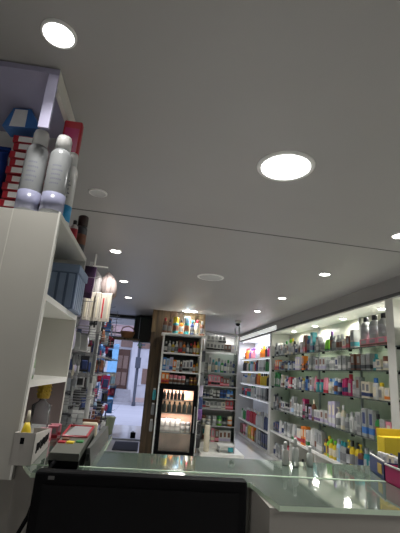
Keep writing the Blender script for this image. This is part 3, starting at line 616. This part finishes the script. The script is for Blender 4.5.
bm = NB(); loft(bm, [[(-.1, 0, 0), (.055, 0, 0), (.055, .08, 0), (-.1, .08, 0)], [(-.075, .01, .095), (.0, .01, .095), (.0, .07, .095), (-.075, .07, .095)]]); obj('package', bm, cm('b', .3), t)
bm = NB(); [bm.verts.new(p) for p in [(-.07, -.001, .0), (-.005, -.001, .0), (-.012, .0085, .088), (-.065, .0085, .088)]]; bm.faces.new(bm.verts[:]); r = bmesh.ops.extrude_face_region(bm, geom=bm.faces[:]); [setattr(v, 'co', v.co + Vector((0, -.001, 0))) for v in r['geom'] if isinstance(v, bmesh.types.BMVert)]
obj('receipt', bm, 'paper', t)

# inside the left unit
t = thing('ribbed_storage_box', 'slate blue ribbed box filling the upper compartment of left unit', 'box', (-.478, 1.59, 1.5605))
SB = mat('slate_blue', (.11, .16, .26), .5)
bobj('body', SB, t, 0, .148, 0, .20, 0, .150); bobj('lid', mat('slate_lid', (.20, .27, .40), .5), t, -.008, .156, -.008, .208, .150, .185, bevel=.003)
for k in range(4): bobj('front_rib', mat('slate_rib', (.26, .34, .50), .45), t, .008 + .036 * k, .032 + .036 * k, -.005, 0, .005, .145)
for k in range(5): bobj('side_rib', mat('slate_rib', (0, 0, 0)), t, .148, .150, .01 + .038 * k, .034 + .038 * k, .005, .145)
t = thing('small_green_bottle', 'small green bottle with a pinkish cap inside the middle compartment', 'bottle', (-.385, 1.36, 1.29))
bm = NB(); lathe(bm, [(.015, 0), (.017, .004), (.016, .06), (.008, .08)], 14); obj('body', bm, mat('pale_green', (.25, .36, .20), .3), t, True); bm = NB(); lathe(bm, [(.009, .08), (.009, .11)], 12); obj('cap', bm, cm('p', .4), t, True)
bm = NB(); lathe(bm, [(.0175, .012), (.0173, .035)], 14); obj('label_band', bm, cm('w', .4), t, True)
t = thing('perfume_decanter', 'large clear perfume bottle with gold studded cap in the bottom compartment', 'bottle', (-.388, 1.62, 1.0925))
bm = NB(); loft(bm, [sup(.032, .024, 0), sup(.034, .026, .01), sup(.034, .026, .095), sup(.012, .012, .11), sup(.012, .012, .122)]); obj('body', bm, 'decanter_glass', t, True)
bm = NB(); lathe(bm, [(.022, .120), (.024, .13), (.024, .175), (.020, .178)], 16)
for k in range(3):
    for j in range(10): a = j * .628 + .3 * k; bmesh.ops.create_icosphere(bm, subdivisions=1, radius=.004, matrix=Matrix.Translation((.024 * math.cos(a), .024 * math.sin(a), .135 + .014 * k)))
obj('gold_cap', bm, mat('gold_metal', (.50, .36, .06), .3, .8), t)
t = thing('white_open_box', 'white open cardboard box with black print leaning out of left unit', 'box', (-.336, 1.160, 1.0805), math.radians(4))
W0, LB2 = .055, .26
def wall4(p, q, h0, h1, th=.003):
    (x0, y0), (x1, y1) = p, q; d = Vector((x1 - x0, y1 - y0)).normalized(); nx, ny = -d.y * th, d.x * th
    loft(bm, [[(x0, y0, 0), (x0 + nx, y0 + ny, 0), (x0 + nx, y0 + ny, h0), (x0, y0, h0)], [(x1, y1, 0), (x1 + nx, y1 + ny, 0), (x1 + nx, y1 + ny, h1), (x1, y1, h1)]])
bm = NB(); wall4((0, 0), (W0, 0), .08, .08); wall4((W0, 0), (W0, LB2), .08, .055); wall4((W0, LB2), (0, LB2), .055, .055); wall4((0, LB2), (0, 0), .055, .08); box(bm, 0.002, W0 - .002, .002, LB2 - .002, 0, .003)
obj('tray_box', bm, mat('white_board', (.50, .48, .45), .7), t)
bm = NB()
for k in range(9): box(bm, W0 - .0005, W0 + .0015, .04 + .022 * k, .04 + .022 * k + [.014, .018, .010, .016][k % 4], .022 + .003 * (k % 3), .048 - .002 * (k % 2))
obj('printed_text', bm, 'black_plastic', t); bobj('printed_mark', 'black_plastic', t, .018, .028, -.001, .0, .052, .068)
t = thing('yellow_bottle', 'yellow conical bottle with pale cap standing in the white box', 'bottle', (-.315, 1.19, 1.084))
bm = NB(); lathe(bm, [(.016, 0), (.019, .005), (.018, .05), (.011, .085), (.006, .10)], 16); obj('body', bm, cm('y', .2), t, True); bm = NB(); lathe(bm, [(.006, .10), (.004, .13)], 10); obj('cap', bm, cm('c', .3), t, True)
bm = NB(); lathe(bm, [(.0195, .012), (.0185, .045)], 16); obj('label_band', bm, cm('d', .3), t, True)
for i, (x, y, h) in enumerate([(-.335, 1.49, .06), (-.325, 1.56, .06), (-.33, 1.63, .055)]):
    place('X', 'p', 'r', (x + .005, y, 1.0805), h * .75, .036, .2 * i, 'counter beside left shelf unit', i, desc='small pinkish red packet')
# the ones above sit in front of the open shelf; a stack of reddish packs
# ---------------------------------------------------------------- bags hanging from the ceiling
t = thing('ceiling_hook', 'white hook and rail under the ceiling holding the hanging bags', 'hook', (-.62, 3.7, 2.4))
bm = NB(); tube(bm, [(0, 0, 0), (0, 0, -.05), (0, 0, -.12)], .008); box(bm, -.05, .13, -.006, .006, -.13, -.118); obj('rail', bm, 'edge_band', t)
def bag(name, label, loc, m, w, h, d, cat='bag', tilt=0, extra=None):
    t = thing(name, label, cat, loc, 0); t.rotation_euler = (0, tilt, 0)
    bm = NB(); loft(bm, [sup(w * .30, d * .3, -h, e=.9), sup(w * .5, d * .5, -h * .88, e=.9), sup(w * .54, d * .55, -h * .65, e=.9), sup(w * .54, d * .5, -h * .4, e=.9), sup(w * .38, d * .3, -h * .2, e=.9), sup(w * .12, d * .12, -h * .03, e=.9), sup(w * .08, d * .1, 0, e=.9)]); obj('bag_body', bm, m, t, True)
    bm = NB(); tube(bm, [(0, 0, 0), (-.01, 0, .03), (0, 0, .045)], .004); obj('hook_loop', bm, 'wire', t)
    return t
CRM = mat('cream_cloth', (.30, .24, .23), .8, bump=.4, scale=25)
bag('hanging_bag', 'white plastic bag hanging behind the purple pack near the ceiling', (-.60, 3.72, 2.235), mat('white_film', (.36, .34, .34), .35, bump=.5, scale=18), .15, .26, .06)
bag('hanging_bag', 'pinkish cloth bag bulging right of the purple pack', (-.485, 3.74, 2.235), CRM, .155, .27, .12, tilt=-.12)
t = thing('purple_pack', 'dark purple hanging pack in front of the white bags', 'pack', (-.645, 3.55, 1.935), 0); t.rotation_euler.y = .04
bobj('card', mat('dark_purple', (.022, .008, .03), .35), t, -.05, .06, 0, .03, 0, .30, bevel=.006); bobj('photo_panel', mat('plum_print', (.055, .02, .06), .3), t, -.035, .045, -.002, 0, .05, .2); bobj('hang_tab', cm('w'), t, -.01, .02, .01, .014, .30, .345)
for i in range(5):
    t = thing('long_brush_pack', 'pale beige long pack hanging below the bags, ' + ['leftmost', 'second from left', 'third from left', 'fourth from left', 'rightmost'][i], 'pack', (-.63 + .05 * i, 3.62 + .02 * (i % 2), 1.74), 0, 'long beige packs below the hanging bags')
    bobj('sleeve', mat('beige_sleeve', (.50, .46, .40), .5), t, -.0242, .0242, 0, .02, 0, .27, bevel=.004); bobj('insert', cm('r' if i == 3 else 'c'), t, -.006, .006, -.003, 0, .03, .22)
    bm = NB(); tube(bm, [(0, .01, .27), (0, .01, .45)], .002, 6); obj('string', bm, 'wire', t)

# ---------------------------------------------------------------- hanging goods on the left wall
t = thing('peg_rack', 'metal peg rack along the left wall between the shelf unit and the entrance', 'rack', (-1.045, 3.3, 0))
bobj('back_board', mat('peg_board', (.20, .22, .25), .6), t, 0, .03, 0, 4.7, .1, 2.3); bobj('base_ledge', 'cabinet_white', t, .03, .35, 0, 4.7, 0, .25)
for zz in [.40, .62, .84, 1.06, 1.28, 1.50, 1.72, 1.94]:
    for yy in [3.5, 3.8, 4.1, 4.45, 4.85, 5.25, 5.7, 6.15, 6.6, 7.1, 7.6]:
        bm = NB(); tube(bm, [(.03, yy - 3.3, zz + .175), (.50, yy - 3.3, zz + .175), (.52, yy - 3.3, zz + .19)], .004, 6); obj('peg_arm', bm, 'wire', t)
for k in range(5):
    bm = NB(); box(bm, .03, .06, .1 + 1.1 * k, .13 + 1.1 * k, .25, 2.3); obj('upright', bm, 'wire', t)
ZR = [.40, .62, .84, 1.06, 1.28, 1.50, 1.72, 1.94]
ys = [3.5, 3.8, 4.1, 4.45, 4.85, 5.25, 5.7, 6.15, 6.6, 7.1, 7.6]
RK = {'near': ['c', 'f', 'w', 'x', 'g', 'c', 'n', 'g'], 'mid': ['w', 'n', 'g', 'x', 'h', 'w', 'f', 'k'], 'far': ['b', 'r', 'a', 'w', 'n', 'm', 'q', 'k']}
PT = {'blister': {}, 'pouch': {}, 'tool': {}}
def pack(kind, c, c2):
    key = (c, c2)
    if key in PT[kind]: return copy_tree(PT[kind][key])
    t = thing({'blister': 'blister_pack', 'pouch': 'hanging_pouch', 'tool': 'hanging_brush'}[kind], None, 'pack')
    if kind == 'blister':
        bobj('card', cm(c, .5), t, -.06, .06, 0, .004, -.22, 0); bm = NB(); loft(bm, [[(x, -.001, z) for x, z in ((-.045, -.19), (.045, -.19), (.045, -.06), (-.045, -.06))], [(x, -.03, z) for x, z in ((-.035, -.18), (.035, -.18), (.035, -.07), (-.035, -.07))]]); obj('bubble', bm, cm(c2, .2), t)
    elif kind == 'pouch':
        bm = NB(); loft(bm, [sup(.07, .004, -.22), sup(.075, .025, -.18), sup(.07, .028, -.1), sup(.06, .01, -.03), sup(.06, .003, 0)]); obj('pouch_body', bm, cm(c, .25), t, True); bobj('header_card', cm(c2, .5), t, -.06, .06, -.006, .006, -.03, .02)
    else:
        bm = NB(); loft(bm, [sup(.012, .008, -.26), sup(.014, .01, -.2), sup(.008, .006, -.13), sup(.012, .008, 0)]); obj('grip', bm, cm(c, .3), t, True); bm = NB(); loft(bm, [sup(.02, .014, -.12), sup(.03, .02, -.06), sup(.022, .014, 0)]); obj('brush_head', bm, cm(c2, .4), t, True)
    bm = NB(); tube(bm, [(0, .02, .01), (0, .0, .012), (0, -.05, .012), (0, -.055, .02)], .003, 6); obj('peg', bm, 'wire', t)
    PT[kind][key] = t; return t
rn = random.Random(11); cnt = {}
KW = {'blister': 'blister pack', 'pouch': 'puffy pouch', 'tool': 'brush'}
RW = ['lowest row', 'second lowest row', 'third lowest row', 'fourth lowest row', 'fourth highest row', 'third highest row', 'second highest row', 'highest row']
for ci, y in enumerate(ys):
    zone = 'near' if ci < 4 else ('mid' if ci < 7 else 'far')
    for ri, z in enumerate(ZR):
        for xi in range(3 if zone == 'far' and ri < 4 else 2):
            if xi and rn.random() < .3: continue
            pal = RK[zone]; c = rn.choice(pal); c2 = rn.choice([q for q in pal if q != c] or ['w'])
            kind = rn.choice(['blister', 'pouch', 'tool'] if zone != 'near' else ['tool', 'pouch', 'blister', 'tool'])
            if zone == 'near' and ri < 5: kind = 'tool'; c = rn.choice(['c', 'f', 'c']); c2 = 'g'
            if zone == 'near' and ri in (5, 6): kind = 'pouch'; c = rn.choice(['w', 'x', 'f'])
            if zone == 'far' and ri < 3: c = rn.choice(['k', 'n', 'k', 'b'])
            o = pack(kind, c, c2)
            o.location = (-.93 + .17 * xi + rn.uniform(-.02, .02), y + rn.uniform(-.02, .02), z + .16 + rn.uniform(-.02, .02))
            o.rotation_euler = (0, rn.uniform(-.08, .08), rn.uniform(.15, .7)); o['category'] = {'blister': 'pack', 'pouch': 'pouch', 'tool': 'brush'}[kind]
            s = rn.uniform(.82, 1.0); o.scale = (s, s, s)
            items.append((o, f"{COL[c][0]} {KW[kind]} with {COL[c2][0]} " + {'blister': 'bubble', 'pouch': 'header', 'tool': 'head'}[kind], RW[ri] + ' of left rack', y - .01 * xi))
t = thing('white_display_post', 'white plastic post with grey centre among hanging goods on the left', 'post', (-.62, 4.62, 0))
bm = NB(); loft(bm, [sup(.026, .02, 0), sup(.026, .02, 1.85), sup(.015, .015, 1.93)]); obj('post', bm, cm('w', .35), t, True); bobj('inlay', cm('g'), t, -.014, .014, -.024, -.019, 1.15, 1.7)
bobj('foot', cm('f'), t, -.1, .1, -.1, .1, 0, .03)
finish_labels()
